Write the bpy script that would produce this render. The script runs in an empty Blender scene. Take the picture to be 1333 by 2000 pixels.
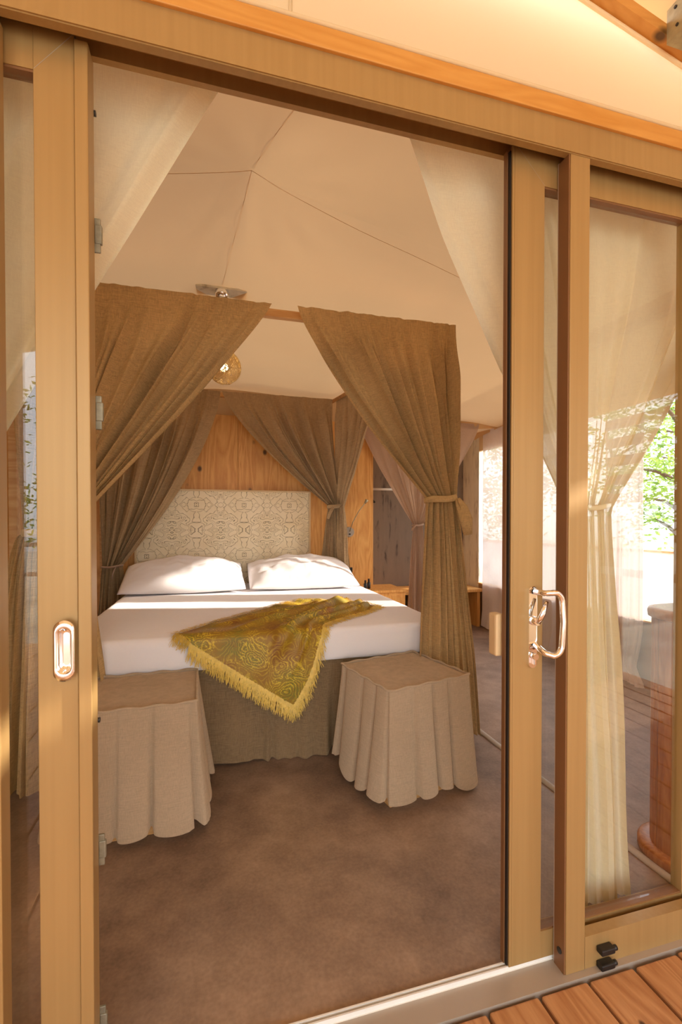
import bpy, bmesh, math, random
from mathutils import Vector, Matrix, noise
random.seed(7)
PI = math.pi
C = bpy.context.scene.collection
sc = bpy.context.scene

# ---------------------------------------------------------------- camera
cd = bpy.data.cameras.new('camera'); cam = bpy.data.objects.new('camera', cd); C.objects.link(cam)
cd.sensor_fit = 'VERTICAL'; cd.sensor_height = 36; cd.sensor_width = 24
cd.lens = 889.0 / 2000 * 36
cd.shift_y = 33.0 / 2000
cd.clip_start = 0.02; cd.clip_end = 300
cam.location = (0, 0, 1.24)
cam.rotation_euler = (math.radians(90 - .73), 0, math.radians(-15.2))
sc.camera = cam
# ---------------------------------------------------------------- light
SUN_EL, SUN_STR, SKY_STR, EXPO = 20, 9.0, 1.0, 0.40
world = bpy.data.worlds.new('world'); sc.world = world; world.use_nodes = True
nt = world.node_tree; nt.nodes.clear()
wo = nt.nodes.new('ShaderNodeOutputWorld'); bg = nt.nodes.new('ShaderNodeBackground')
tc = nt.nodes.new('ShaderNodeTexCoord'); sp = nt.nodes.new('ShaderNodeSeparateXYZ')
rp = nt.nodes.new('ShaderNodeValToRGB')
rp.color_ramp.elements[0].position = .46; rp.color_ramp.elements[0].color = (.50, .48, .44, 1)
rp.color_ramp.elements[1].position = .52; rp.color_ramp.elements[1].color = (.93, .97, 1.0, 1)
e = rp.color_ramp.elements.new(1.0); e.color = (.60, .74, .96, 1)
mp = nt.nodes.new('ShaderNodeMapRange'); mp.inputs[1].default_value = -1; mp.inputs[2].default_value = 1
nt.links.new(tc.outputs['Generated'], sp.inputs[0]); nt.links.new(sp.outputs[2], mp.inputs[0])
nt.links.new(mp.outputs[0], rp.inputs[0]); nt.links.new(rp.outputs[0], bg.inputs[0])
bg.inputs[1].default_value = 3.6 * SKY_STR
nt.links.new(bg.outputs[0], wo.inputs[0])
sd = bpy.data.lights.new('sun', 'SUN'); sun = bpy.data.objects.new('sun', sd); C.objects.link(sun)
sd.energy = SUN_STR; sd.angle = math.radians(1.2); sd.color = (1.0, .93, .82)
_d = Vector((-.975 * math.cos(math.radians(SUN_EL)), .22 * math.cos(math.radians(SUN_EL)), -math.sin(math.radians(SUN_EL))))
sun.rotation_euler = _d.to_track_quat('-Z', 'Y').to_euler()
vs = sc.view_settings
sc.display_settings.display_device = 'sRGB'
vs.view_transform = 'Standard'; vs.look = 'None'; vs.gamma = 1; vs.use_curve_mapping = False; vs.exposure = EXPO

# ---------------------------------------------------------------- materials
def srgb(r, g, b):
    f = lambda c: (c / 255 / 12.92) if c <= 10 else ((c / 255 + .055) / 1.055) ** 2.4
    return (f(r), f(g), f(b), 1)

class MT:
    def __init__(s, name):
        s.m = bpy.data.materials.new(name); s.m.use_nodes = True
        s.t = s.m.node_tree; s.t.nodes.clear()
        s.out = s.n('OutputMaterial')
    def n(s, k, **kw):
        nd = s.t.nodes.new('ShaderNode' + k)
        for a, v in kw.items(): setattr(nd, a, v)
        return nd
    def l(s, a, b): s.t.links.new(a, b)
    def coord(s, scale=(1, 1, 1), rot=(0, 0, 0)):
        c = s.n('TexCoord'); m = s.n('Mapping'); s.l(c.outputs['Object'], m.inputs[0])
        m.inputs['Scale'].default_value = scale; m.inputs['Rotation'].default_value = rot
        return m.outputs[0]
    def noise(s, vec, scale, detail=3, rough=.5, dist=0):
        n = s.n('TexNoise'); s.l(vec, n.inputs['Vector']); n.inputs['Scale'].default_value = scale
        n.inputs['Detail'].default_value = detail; n.inputs['Roughness'].default_value = rough
        n.inputs['Distortion'].default_value = dist
        return n.outputs['Fac']
    def ramp(s, fac, stops):
        r = s.n('ValToRGB'); e = r.color_ramp.elements
        while len(e) < len(stops): e.new(.5)
        for i, (p, c) in enumerate(stops): e[i].position = p; e[i].color = c
        s.l(fac, r.inputs[0]); return r.outputs[0]
    def math(s, op, a, b=None, c=None):
        m = s.n('Math', operation=op)
        for i, v in enumerate((a, b, c)):
            if v is None: continue
            if isinstance(v, (int, float)): m.inputs[i].default_value = v
            else: s.l(v, m.inputs[i])
        return m.outputs[0]
    def mix(s, f, a, b, blend='MIX'):
        m = s.n('MixRGB', blend_type=blend)
        for i, v in enumerate((f, a, b)):
            if isinstance(v, (int, float)): m.inputs[i].default_value = v
            elif isinstance(v, tuple): m.inputs[i].default_value = v
            else: s.l(v, m.inputs[i])
        return m.outputs[0]
    def bump(s, h, dist=.002, strength=1):
        b = s.n('Bump'); b.inputs['Distance'].default_value = dist; b.inputs['Strength'].default_value = strength
        s.l(h, b.inputs['Height']); return b.outputs[0]
    def pbsdf(s, col, rough=.5, metal=0, nrm=None, sheen=0):
        p = s.n('BsdfPrincipled')
        if isinstance(col, tuple): p.inputs['Base Color'].default_value = col
        else: s.l(col, p.inputs['Base Color'])
        if isinstance(rough, (int, float)): p.inputs['Roughness'].default_value = rough
        else: s.l(rough, p.inputs['Roughness'])
        p.inputs['Metallic'].default_value = metal
        if sheen: p.inputs['Sheen Weight'].default_value = sheen
        if nrm is not None: s.l(nrm, p.inputs['Normal'])
        return p.outputs[0]
    def done(s, sh): s.l(sh, s.out.inputs[0]); return s.m

M = {}
def plain(name, c, rough=.5, metal=0, mot=.08, msc=6):
    t = MT(name); v = t.coord()
    n = t.noise(v, msc, 4)
    d = tuple(x * (1 - mot) for x in c[:3]) + (1,); u = tuple(min(1, x * (1 + mot)) for x in c[:3]) + (1,)
    col = t.ramp(n, [(.3, d), (.7, u)])
    M[name] = t.done(t.pbsdf(col, rough, metal)); return M[name]

def linen(name, c, trans=.25, alpha=0.0, weave=650, contrast=.25, slub=1.0, sheer_t=None):
    """woven cloth: crossed thread bands, slubs, translucency"""
    t = MT(name); v = t.coord()
    a = t.noise(t.coord((1, 1, .06)), weave * .6, 2, .7)
    b = t.noise(t.coord((.06, .06, 1)), weave * .6, 2, .7)
    w = t.math('MULTIPLY', t.math('ADD', a, b), .5)
    big = t.noise(v, 4, 3)
    f = t.math('ADD', t.math('MULTIPLY', w, .8), t.math('MULTIPLY', big, .2))
    d = tuple(x * (1 - contrast) for x in c[:3]) + (1,); u = tuple(min(1, x * (1 + contrast)) for x in c[:3]) + (1,)
    col = t.ramp(f, [(.36, d), (.62, u)])
    nr = t.bump(w, .0006 * slub, .6)
    df = t.n('BsdfDiffuse'); t.l(col, df.inputs[0]); t.l(nr, df.inputs['Normal']); df.inputs['Roughness'].default_value = .6
    tr = t.n('BsdfTranslucent'); t.l(col, tr.inputs[0])
    mx = t.n('MixShader'); mx.inputs[0].default_value = trans
    t.l(df.outputs[0], mx.inputs[1]); t.l(tr.outputs[0], mx.inputs[2]); sh = mx.outputs[0]
    if alpha:
        tp = t.n('BsdfTransparent'); m2 = t.n('MixShader')
        fa = t.ramp(w, [(.35, (alpha * 1.25,) * 3 + (1,)), (.65, (alpha * .75,) * 3 + (1,))])
        t.l(fa, m2.inputs[0]); t.l(sh, m2.inputs[1]); t.l(tp.outputs[0], m2.inputs[2]); sh = m2.outputs[0]
    M[name] = t.done(sh); return M[name]

def wood(name, c1, c2, axis='z', knots=1.0, scale=1.0, rough=.45, kscale=5.0, ksize=.10):
    t = MT(name)
    sc_ = {'z': (1, 1, .12), 'y': (1, .12, 1), 'x': (.12, 1, 1)}[axis]
    sc_ = tuple(k * scale for k in sc_)
    v = t.coord(sc_); n0 = t.noise(v, 5, 3, .5, .6)
    rings = t.math('FRACT', t.math('MULTIPLY', n0, 14))
    rings = t.math('ABSOLUTE', t.math('SUBTRACT', rings, .5))
    fine = t.noise(t.coord(tuple(k * 1.0 for k in sc_)), 120, 3, .6)
    f = t.math('ADD', t.math('MULTIPLY', rings, .9), t.math('MULTIPLY', fine, .5))
    col = t.ramp(f, [(.2, c2), (.75, c1)])
    big = t.noise(t.coord(), 2.5, 2); col = t.mix(t.math('MULTIPLY', big, .35), col, c2)
    if knots:
        ks = {'z': (1, 1, .7), 'y': (1, .7, 1), 'x': (.7, 1, 1)}[axis]
        vo = t.n('TexVoronoi'); t.l(t.coord(ks), vo.inputs['Vector']); vo.inputs['Scale'].default_value = kscale
        k = t.ramp(vo.outputs['Distance'], [(ksize * .45, (1, 1, 1, 1)), (ksize, (0, 0, 0, 1))])
        sel = t.ramp(t.noise(t.coord(), 3.1, 1), [(.42, (0, 0, 0, 1)), (.52, (1, 1, 1, 1))])
        kk = t.math('MULTIPLY', k, sel)
        col = t.mix(kk, col, tuple(x * .18 for x in c2[:3]) + (1,))
    nr = t.bump(f, .0006, .5)
    M[name] = t.done(t.pbsdf(col, rough, 0, nr)); return M[name]

# aluminium frame, bronze champagne lacquer
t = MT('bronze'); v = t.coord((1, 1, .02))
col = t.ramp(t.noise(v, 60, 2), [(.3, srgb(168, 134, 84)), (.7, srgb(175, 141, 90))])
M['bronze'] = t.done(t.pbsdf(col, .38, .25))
plain('bronze_shaded', srgb(132, 92, 58), .45, .1, .05)  # same lacquer in a darker copy, side-face shade put into the colour
plain('rubber', srgb(30, 22, 17), .6)
plain('chrome', (.93, .94, .96, 1), .08, 1.0, .02)
plain('sill_metal', srgb(176, 163, 148), .4, .2, .03)
plain('white_metal', srgb(238, 235, 228), .35, 0, .02)
plain('black', srgb(28, 26, 25), .4)
plain('zinc', srgb(170, 160, 130), .5, .4, .12, 60)
plain('dull_steel', srgb(146, 142, 124), .5, .5, .2, 60)
plain('pale_wood', srgb(226, 196, 150), .5, 0, .06)
plain('white_paint', srgb(245, 243, 238), .6, 0, .02)
plain('plastic_grey', srgb(196, 184, 172), .45, 0, .03)
plain('earth', srgb(196, 182, 158), .9, 0, .2, 1.5)
plain('outer_tan', srgb(170, 130, 88), .8, 0, .08, 3)
plain('bark', srgb(92, 74, 56), .9, 0, .3, 20)
wood('beam_wood', srgb(218, 158, 80), srgb(204, 140, 62), 'x', .3)
wood('beam_wood_y', srgb(222, 156, 82), srgb(186, 112, 48), 'y', .6)
wood('plywood', srgb(240, 184, 108), srgb(212, 146, 72), 'z', 1.0, 1.0, .45, 6, .15)
wood('drum_wood', srgb(206, 138, 70), srgb(172, 98, 40), 'z', 1.0, 1.2, .35, 4, .14)
wood('light_wood', srgb(232, 186, 126), srgb(208, 150, 86), 'x', .5)
wood('deck_wood', srgb(204, 154, 106), srgb(170, 116, 72), 'y', 1.0, 1.3, .5, 7, .07)
linen('brown_linen', srgb(200, 166, 116), .08, 0, 650, .28)
linen('brown_linen_b', srgb(182, 154, 118), .08, 0, 650, .28)
linen('skirt_linen', srgb(156, 130, 98), .2, 0, 650, .28)
linen('stool_linen', srgb(203, 180, 152), .22, 0, 700, .14)
linen('rose_linen', srgb(206, 180, 158), .35, 0, 700, .08)
linen('cream_sheer', srgb(254, 244, 218), .45, .12, 1000, .03)
linen('window_sheer', srgb(240, 228, 224), .16, .10, 1000, .04)
linen('white_cotton', srgb(246, 240, 240), .03, 0, 1500, .02, .4)

def canvas(name, c, trans, rough_n=.3):
    t = MT(name); v = t.coord()
    n = t.noise(v, 1.2, 3); fine = t.noise(v, 300, 2)
    d = tuple(x * .95 for x in c[:3]) + (1,)
    col = t.ramp(n, [(.3, d), (.7, c)])
    nr = t.bump(t.math('ADD', t.noise(v, 2.2, 3, .5, .4), t.math('MULTIPLY', fine, .01)), .03, rough_n)
    df = t.n('BsdfDiffuse'); t.l(col, df.inputs[0]); t.l(nr, df.inputs['Normal'])
    tr = t.n('BsdfTranslucent'); t.l(col, tr.inputs[0])
    mx = t.n('MixShader'); mx.inputs[0].default_value = trans
    t.l(df.outputs[0], mx.inputs[1]); t.l(tr.outputs[0], mx.inputs[2])
    M[name] = t.done(mx.outputs[0])
canvas('ceiling_canvas', srgb(224, 184, 134), .09)
canvas('gable_canvas', srgb(252, 234, 198), .34, .05)
canvas('porch_canvas', srgb(230, 188, 132), .12, .1)
canvas('wall_canvas', srgb(222, 192, 150), .12)

# glass
def glass(name, base):
    t = MT(name); lw = t.n('LayerWeight'); lw.inputs[0].default_value = .5
    r = t.math('ADD', t.math('MULTIPLY', t.math('POWER', lw.outputs['Facing'], 5), .9), base)
    tp = t.n('BsdfTransparent'); tp.inputs[0].default_value = (.97, .975, .96, 1)
    gl = t.n('BsdfGlossy'); gl.inputs['Roughness'].default_value = 0.0
    mx = t.n('MixShader'); t.l(r, mx.inputs[0]); t.l(tp.outputs[0], mx.inputs[1]); t.l(gl.outputs[0], mx.inputs[2])
    M[name] = t.done(mx.outputs[0])
glass('glass', .055)

# floor: mottled brown resilient sheet
t = MT('floor_vinyl'); v = t.coord()
n1 = t.noise(v, 1.6, 5, .6, .3); n2 = t.noise(v, 9, 4, .65); n3 = t.noise(v, 90, 2)
f = t.math('ADD', t.math('ADD', t.math('MULTIPLY', n1, .55), t.math('MULTIPLY', n2, .3)), t.math('MULTIPLY', n3, .15))
col = t.ramp(f, [(.38, srgb(118, 97, 82)), (.5, srgb(148, 124, 105)), (.62, srgb(174, 148, 126))])
M['floor_vinyl'] = t.done(t.pbsdf(col, .5, 0, t.bump(n3, .0006, .4)))

# headboard: carved mirrored scrollwork
t = MT('headboard_relief')
c = t.n('TexCoord'); sx = t.n('SeparateXYZ'); t.l(c.outputs['Object'], sx.inputs[0])
mx_ = t.math('PINGPONG', t.math('ADD', sx.outputs[0], 5.0), .215)
mz_ = t.math('PINGPONG', t.math('ADD', sx.outputs[2], 5.0), .235)
cb = t.n('CombineXYZ'); t.l(mx_, cb.inputs[0]); t.l(mz_, cb.inputs[1])
n = t.noise(cb.outputs[0], 15, 0.6, .5, .9)
ln = t.math('ABSOLUTE', t.math('SUBTRACT', t.math('FRACT', t.math('MULTIPLY', n, 5.5)), .5))
groove = t.ramp(ln, [(.0, (0, 0, 0, 1)), (.055, (1, 1, 1, 1))])
wear = t.noise(t.coord(), 14, 3)
col = t.mix(t.ramp(wear, [(.35, (.95, .95, .95, 1)), (.62, (.25, .25, .25, 1))]), srgb(222, 196, 150), groove, 'MULTIPLY')
base = t.ramp(t.noise(t.coord(), 5, 3), [(.3, srgb(244, 224, 184)), (.7, srgb(252, 236, 204))])
col = t.mix(t.math('MULTIPLY', t.math('SUBTRACT', 1.0, groove), t.ramp(wear, [(.35, (1, 1, 1, 1)), (.65, (.45, .45, .45, 1))])), base, srgb(104, 74, 42))
M['headboard_relief'] = t.done(t.pbsdf(col, .42, 0, t.bump(groove, .006, 1.0)))

# birch-trunk wallpaper
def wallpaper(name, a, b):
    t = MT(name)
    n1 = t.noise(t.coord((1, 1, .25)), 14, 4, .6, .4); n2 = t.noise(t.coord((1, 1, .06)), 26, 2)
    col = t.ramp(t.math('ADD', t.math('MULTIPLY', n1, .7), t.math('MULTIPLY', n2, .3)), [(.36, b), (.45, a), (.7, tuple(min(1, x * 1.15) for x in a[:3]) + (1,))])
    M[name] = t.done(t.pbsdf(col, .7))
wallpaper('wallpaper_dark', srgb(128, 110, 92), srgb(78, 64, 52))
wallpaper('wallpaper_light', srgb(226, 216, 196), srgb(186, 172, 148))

# shawl: paisley in ochre, olive, rust
t = MT('shawl_paisley'); v = t.coord((1, 1, 1))
wn = t.n('TexNoise'); t.l(v, wn.inputs['Vector']); wn.inputs['Scale'].default_value = 7; wn.inputs['Detail'].default_value = 2
wv = t.mix(.16, v, wn.outputs['Color'])
vo = t.n('TexVoronoi'); t.l(wv, vo.inputs['Vector']); vo.inputs['Scale'].default_value = 9.5; vo.inputs['Randomness'].default_value = .8
ring = t.math('ABSOLUTE', t.math('SUBTRACT', t.math('FRACT', t.math('MULTIPLY', vo.outputs['Distance'], 8.0)), .5))
n2 = t.noise(v, 60, 2, .6, 1.0); n3 = t.noise(v, 5, 2)
lines = t.math('ABSOLUTE', t.math('SUBTRACT', t.math('FRACT', t.math('MULTIPLY', t.noise(v, 22, 1.5, .5, 1.4), 7.0)), .5))
base = t.ramp(n3, [(.3, srgb(128, 74, 22)), (.46, srgb(158, 122, 28)), (.6, srgb(120, 116, 34)), (.75, srgb(146, 78, 24))])
msk = t.ramp(t.noise(v, 6.5, 2), [(.46, (0, 0, 0, 1)), (.58, (1, 1, 1, 1))])
c1 = t.mix(t.math('MULTIPLY', t.ramp(ring, [(.30, (0, 0, 0, 1)), (.42, (.9, .9, .9, 1))]), t.math('ADD', t.math('MULTIPLY', msk, .6), .35)), base, srgb(226, 192, 48))
c2 = t.mix(t.math('MULTIPLY', t.ramp(lines, [(.38, (0, 0, 0, 1)), (.47, (.8, .8, .8, 1))]), msk), c1, srgb(236, 206, 66))
c3 = t.mix(t.ramp(t.noise(v, 140, 2, .6, .5), [(.45, (0, 0, 0, 1)), (.62, (.75, .75, .75, 1))]), c2, srgb(156, 112, 26))
M['shawl_paisley'] = t.done(t.pbsdf(c3, .55, 0, t.bump(n2, .001, .5)))
plain('fringe_gold', srgb(232, 196, 92), .5, 0, .12, 40)
# foliage
t = MT('leaf'); oi = t.n('ObjectInfo'); nn = t.noise(t.coord(), 3, 3)
col = t.ramp(nn, [(.3, srgb(84, 112, 48)), (.5, srgb(134, 158, 74)), (.7, srgb(186, 196, 110))])
df = t.n('BsdfDiffuse'); t.l(col, df.inputs[0]); tr = t.n('BsdfTranslucent'); t.l(col, tr.inputs[0])
mx = t.n('MixShader'); mx.inputs[0].default_value = .45; t.l(df.outputs[0], mx.inputs[1]); t.l(tr.outputs[0], mx.inputs[2])
M['leaf'] = t.done(mx.outputs[0])
# lamp glow
t = MT('bulb_glow'); em = t.n('Emission'); em.inputs[0].default_value = (1, .78, .42, 1); em.inputs[1].default_value = 9
M['bulb_glow'] = t.done(em.outputs[0])
t = MT('wire_gold'); M['wire_gold'] = t.done(t.pbsdf(srgb(238, 208, 150), .3, .6))

# ---------------------------------------------------------------- builders
ORG = {}
class MB:
    """collects shapes in WORLD coordinates; build() moves the origin"""
    def __init__(s): s.bm = bmesh.new()
    def box(s, x0, y0, z0, x1, y1, z1, bev=0, rz=0, c=None):
        r = bmesh.ops.create_cube(s.bm, size=1)['verts']
        for v in r:
            v.co = Vector((x0 + (v.co.x + .5) * (x1 - x0), y0 + (v.co.y + .5) * (y1 - y0), z0 + (v.co.z + .5) * (z1 - z0)))
        if bev:
            es = list({e for v in r for e in v.link_edges})
            k = bmesh.ops.bevel(s.bm, geom=es, offset=bev, segments=2, affect='EDGES', profile=.5)
            r = list({v for f in k['faces'] for v in f.verts} | {v for v in r if v.is_valid})
        if rz:
            cc = Vector(c) if c else Vector(((x0 + x1) / 2, (y0 + y1) / 2, 0))
            bmesh.ops.rotate(s.bm, verts=r, cent=cc, matrix=Matrix.Rotation(rz, 3, 'Z'))
        return r
    def tube(s, pts, r, seg=8, cap=True, flat=1.0):
        pts = [Vector(p) for p in pts]; rings = []
        n = len(pts); up = None
        for i, p in enumerate(pts):
            d = (pts[min(i + 1, n - 1)] - pts[max(i - 1, 0)]).normalized()
            if up is None:
                up = Vector((0, 0, 1)) if abs(d.z) < .9 else Vector((0, 1, 0))
            a = d.cross(up)
            if a.length < 1e-5: a = d.cross(Vector((1, 0, 0)))
            a.normalize(); b = a.cross(d).normalized(); up = b
            rr = r[i] if isinstance(r, (list, tuple)) else r
            rings.append([s.bm.verts.new(p + a * math.cos(2 * PI * k / seg) * rr + b * math.sin(2 * PI * k / seg) * rr * flat) for k in range(seg)])
        for i in range(n - 1):
            for k in range(seg):
                f = s.bm.faces.new((rings[i][k], rings[i][(k + 1) % seg], rings[i + 1][(k + 1) % seg], rings[i + 1][k])); f.smooth = True
        if cap:
            s.bm.faces.new(rings[0][::-1]); s.bm.faces.new(rings[-1])
    def ring(s, pts, r, seg=6, flat=1.0):
        """closed tube"""
        pts = [Vector(p) for p in pts]; n = len(pts); rings = []
        cen = sum(pts, Vector()) / n
        for i, p in enumerate(pts):
            d = (pts[(i + 1) % n] - pts[i - 1]).normalized()
            a = (p - cen); a -= d * a.dot(d); a.normalize(); b = d.cross(a)
            rings.append([s.bm.verts.new(p + a * math.cos(2 * PI * k / seg) * r + b * math.sin(2 * PI * k / seg) * r * flat) for k in range(seg)])
        for i in range(n):
            for k in range(seg):
                f = s.bm.faces.new((rings[i][k], rings[i][(k + 1) % seg], rings[(i + 1) % n][(k + 1) % seg], rings[(i + 1) % n][k])); f.smooth = True
    def lathe(s, cx, cy, prof, seg=48, axis='z', smooth=True):
        rings = []
        for (r, z) in prof:
            ring = []
            for k in range(seg):
                a = 2 * PI * k / seg
                if axis == 'z': co = (cx + r * math.cos(a), cy + r * math.sin(a), z)
                ring.append(s.bm.verts.new(co))
            rings.append(ring)
        for i in range(len(rings) - 1):
            for k in range(seg):
                f = s.bm.faces.new((rings[i][k], rings[i][(k + 1) % seg], rings[i + 1][(k + 1) % seg], rings[i + 1][k])); f.smooth = smooth
        s.bm.faces.new(rings[0][::-1]); s.bm.faces.new(rings[-1])
    def disc_y(s, cx, cy0, cy1, cz, r, seg=24):
        """short cylinder along y"""
        s.tube([(cx, cy0, cz), (cx, cy1, cz)], r, seg)
    def grid(s, nu, nv, fn, closed=False, smooth=True):
        vv = [[s.bm.verts.new(fn(i / (nu if closed else nu - 1), j / (nv - 1))) for i in range(nu)] for j in range(nv)]
        for j in range(nv - 1):
            for i in range(nu if closed else nu - 1):
                k = (i + 1) % nu
                f = s.bm.faces.new((vv[j][i], vv[j][k], vv[j + 1][k], vv[j + 1][i])); f.smooth = smooth
        return vv
    def poly(s, pts): return s.bm.faces.new([s.bm.verts.new(p) for p in pts])
    def build(s, name, mat, parent=None, origin=None):
        bmesh.ops.recalc_face_normals(s.bm, faces=s.bm.faces)
        if parent is not None: o0 = ORG[parent.name]
        elif origin is not None: o0 = Vector(origin)
        else:
            xs = [v.co for v in s.bm.verts]
            o0 = Vector(((min(v.x for v in xs) + max(v.x for v in xs)) / 2, (min(v.y for v in xs) + max(v.y for v in xs)) / 2, min(v.z for v in xs)))
        bmesh.ops.translate(s.bm, verts=s.bm.verts, vec=-o0)
        me = bpy.data.meshes.new(name); s.bm.to_mesh(me); s.bm.free()
        me.materials.append(M[mat] if isinstance(mat, str) else mat)
        o = bpy.data.objects.new(name, me); C.objects.link(o)
        if parent is not None: o.parent = parent
        else: o.location = o0
        ORG[o.name] = o0
        return o
def tag(o, label=None, cat=None, group=None, kind=None):
    if label: o['label'] = label
    if cat: o['category'] = cat
    if group: o['group'] = group
    if kind: o['kind'] = kind
    return o
def thing(name, loc, label, cat, group=None, kind=None):
    o = bpy.data.objects.new(name, None); C.objects.link(o); o.location = loc; o.empty_display_size = .1
    ORG[o.name] = Vector(loc); return tag(o, label, cat, group, kind)
def BX(name, mat, parent, *a, **k):
    m = MB(); m.box(*a, **k); return m.build(name, mat, parent)

# ================================================================ STRUCTURE
# ---- interior floor and ground
tag(BX('floor', 'floor_vinyl', None, -2.8, 1.10, -.08, 3.16, 5.36, 0), 'mottled brown floor of the bedroom', 'floor', kind='structure')
tag(BX('ground', 'earth', None, -30, -30, -.62, 45, 40, -.52), 'pale dry ground around the tent', 'ground', kind='structure')
BXs = lambda n, m, lab, cat, *a, **k: tag(BX(n, m, None, *a, **k), lab, cat, kind='structure')
# ---- threshold
th = thing('trim_1', (.25, 1.05, -.06), 'pale metal door threshold between deck and room', 'threshold', kind='structure')
BX('sill_plate', 'sill_metal', th, -1.2, 1.012, -.06, 1.6, 1.078, -.002)
BX('sill_base', 'white_metal', th, -1.2, 1.078, -.06, 1.6, 1.10, -.001)
for y in (1.080, 1.092):
    m = MB(); m.box(-1.2, y, -.001, 1.6, y + .004, .012); m.build('track_rail', 'white_metal', th)
# ---- header
hd = thing('trim_2', (.25, 1.08, 2.231), 'bronze metal head frame running across the whole door front', 'door frame', kind='structure')
BX('front_fascia', 'bronze', hd, -1.3, 1.028, 2.231, 1.7, 1.046, 2.318)
BX('head_top', 'bronze', hd, -1.3, 1.046, 2.303, 1.7, 1.16, 2.318)
BX('inner_lip', 'bronze', hd, -1.3, 1.125, 2.270, 1.7, 1.140, 2.303)
BX('fascia_bead', 'bronze', hd, -1.3, 1.025, 2.234, 1.7, 1.028, 2.242)
BX('head_track', 'bronze_shaded', hd, -1.3, 1.092, 2.292, 1.7, 1.096, 2.303)
BX('head_brush', 'rubber', hd, -1.3, 1.046, 2.262, 1.7, 1.052, 2.303)
# ---- mullions
for x0, x1, lab in ((.919, .982, 'bronze upright post right of the open doorway'), (-.475, -.411, 'bronze upright post at the left picture edge')):
    mu = thing('trim_3', (x0, 1.05, 0), lab, 'door frame', kind='structure')
    BX('post_profile', 'bronze', mu, x0, 1.028, -.002, x1, 1.070, 2.2312, bev=.002)
    if x0 > 0:
        m = MB(); m.box(.915, 1.031, -.002, .919, 1.069, 2.231); m.build('post_flank', 'bronze_shaded', mu)  # strip in the darker bronze, shade of the left flank as colour
        m = MB()
        m.tube([(.9128, 1.048, .052), (.9155, 1.048, .052)], .0085, 12); m.build('screw_cap', 'black', mu)
        m = MB(); m.box(.9165, 1.0695, .0, .9195, 1.0735, 2.235); m.build('brush_seal', 'plastic_grey', mu)
# ---- kick rail on the right
kr = thing('trim_4', (1.3, 1.04, 0), 'low bronze kick rail under the right glass', 'door frame', kind='structure')
BX('kick_face', 'bronze', kr, .984, 1.030, -.002, 1.75, 1.060, .088)
for z in (.040, -.002):
    m = MB(); m.box(1.022, 1.008, z, 1.068, 1.030, z + .017, bev=.003); m.tube([(1.068, 1.017, z + .0085), (1.078, 1.017, z + .0085)], .007, 10)
    m.build('door_stop', 'black', kr)
# ---- sliding doors
def sliding(name, x0, x1, lab):
    d = thing(name, ((x0 + x1) / 2, 1.09, .012), lab, 'sliding door', kind='structure')
    y0, y1 = 1.076, 1.112
    return d, y0, y1
d1, y0, y1 = sliding('door_1', -.95, -.258, 'left glass sliding door leaf with a recessed oval pull')
def stile(d, x0, x1, nm='stile'):
    m = MB(); m.box(x0, y0, .012, x1, y1, 2.262, bev=.0015); return m.build(nm, 'bronze', d)
def leaf_rails(d, x0, x1):
    BX('top_rail', 'bronze', d, x0, y0 + .001, 2.170, x1, y1, 2.262)
    BX('bottom_rail', 'bronze', d, x0, y0 + .001, .012, x1, y1, .088)
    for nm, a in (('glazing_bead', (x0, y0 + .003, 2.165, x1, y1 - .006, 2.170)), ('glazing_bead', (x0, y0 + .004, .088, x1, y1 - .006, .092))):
        BX(nm, 'bronze_shaded', d, *a)
    BX('glass_pane', 'glass', d, x0 - .002, 1.090, .094, x1 + .002, 1.096, 2.162)
stile(d1, -.362, -.286); stile(d1, -.95, -.872); leaf_rails(d1, -.872, -.362)
BX('meeting_strip', 'bronze', d1, -.2845, 1.068, .004, -.2585, y1 + .004, 2.245, bev=.002)
BX('seal_gap', 'rubber', d1, -.286, y0 + .004, .012, -.2845, y1, 2.26)
m = MB(); m.poly([(-.3605, y0 - .0004, 2.171), (-.2865, y0 - .0004, 2.2615), (-.2855, y0 - .0004, 2.2605), (-.3598, y0 - .0004, 2.1703)])
m.build('mitre_joint', 'sill_metal', d1)
for z, h in ((1.875, .075), (1.485, .075), (.506, .07), (.11, .08)):
    m = MB(); m.box(-.268, 1.118, z - h / 2, -.2475, 1.124, z + h / 2, bev=.002)
    m.box(-.2595, 1.116, z - h * .25, -.2445, 1.126, z + h * .3, bev=.002); m.build('latch_bracket', 'dull_steel', d1)
for z in (2.14, .80):
    m = MB(); m.tube([(-.262, 1.1185, z), (-.255, 1.1185, z)], .006, 8); m.build('bolt_head', 'black', d1)
# recessed oval pull
def stadium(cx, cz, w, h, n=12):
    r = w / 2; pts = []
    for k in range(n + 1):
        a = PI * k / n; pts.append((cx + r * math.cos(a), cz + h / 2 - r + r * math.sin(a)))
    for k in range(n + 1):
        a = PI + PI * k / n; pts.append((cx + r * math.cos(a), cz - h / 2 + r + r * math.sin(a)))
    return pts
m = MB(); loops = []
for (w, h, y) in ((.040, .128, y0), (.039, .127, y0 - .004), (.031, .100, y0 - .005), (.023, .092, y0 - .003), (.021, .088, y0 + .012), (.012, .070, y0 + .016)):
    loops.append([m.bm.verts.new((x, y, z)) for x, z in stadium(-.308, .975, w, h)])
for a, b in zip(loops, loops[1:]):
    for k in range(len(a)):
        f = m.bm.faces.new((a[k], a[(k + 1) % len(a)], b[(k + 1) % len(a)], b[k])); f.smooth = True
m.bm.faces.new(loops[-1]); bmesh.ops.translate(m.bm, verts=m.bm.verts, vec=(0, -.0165, 0))
pull = m.build('recessed_pull', 'chrome', d1); pull['label'] = 'chrome oval recessed pull'

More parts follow.
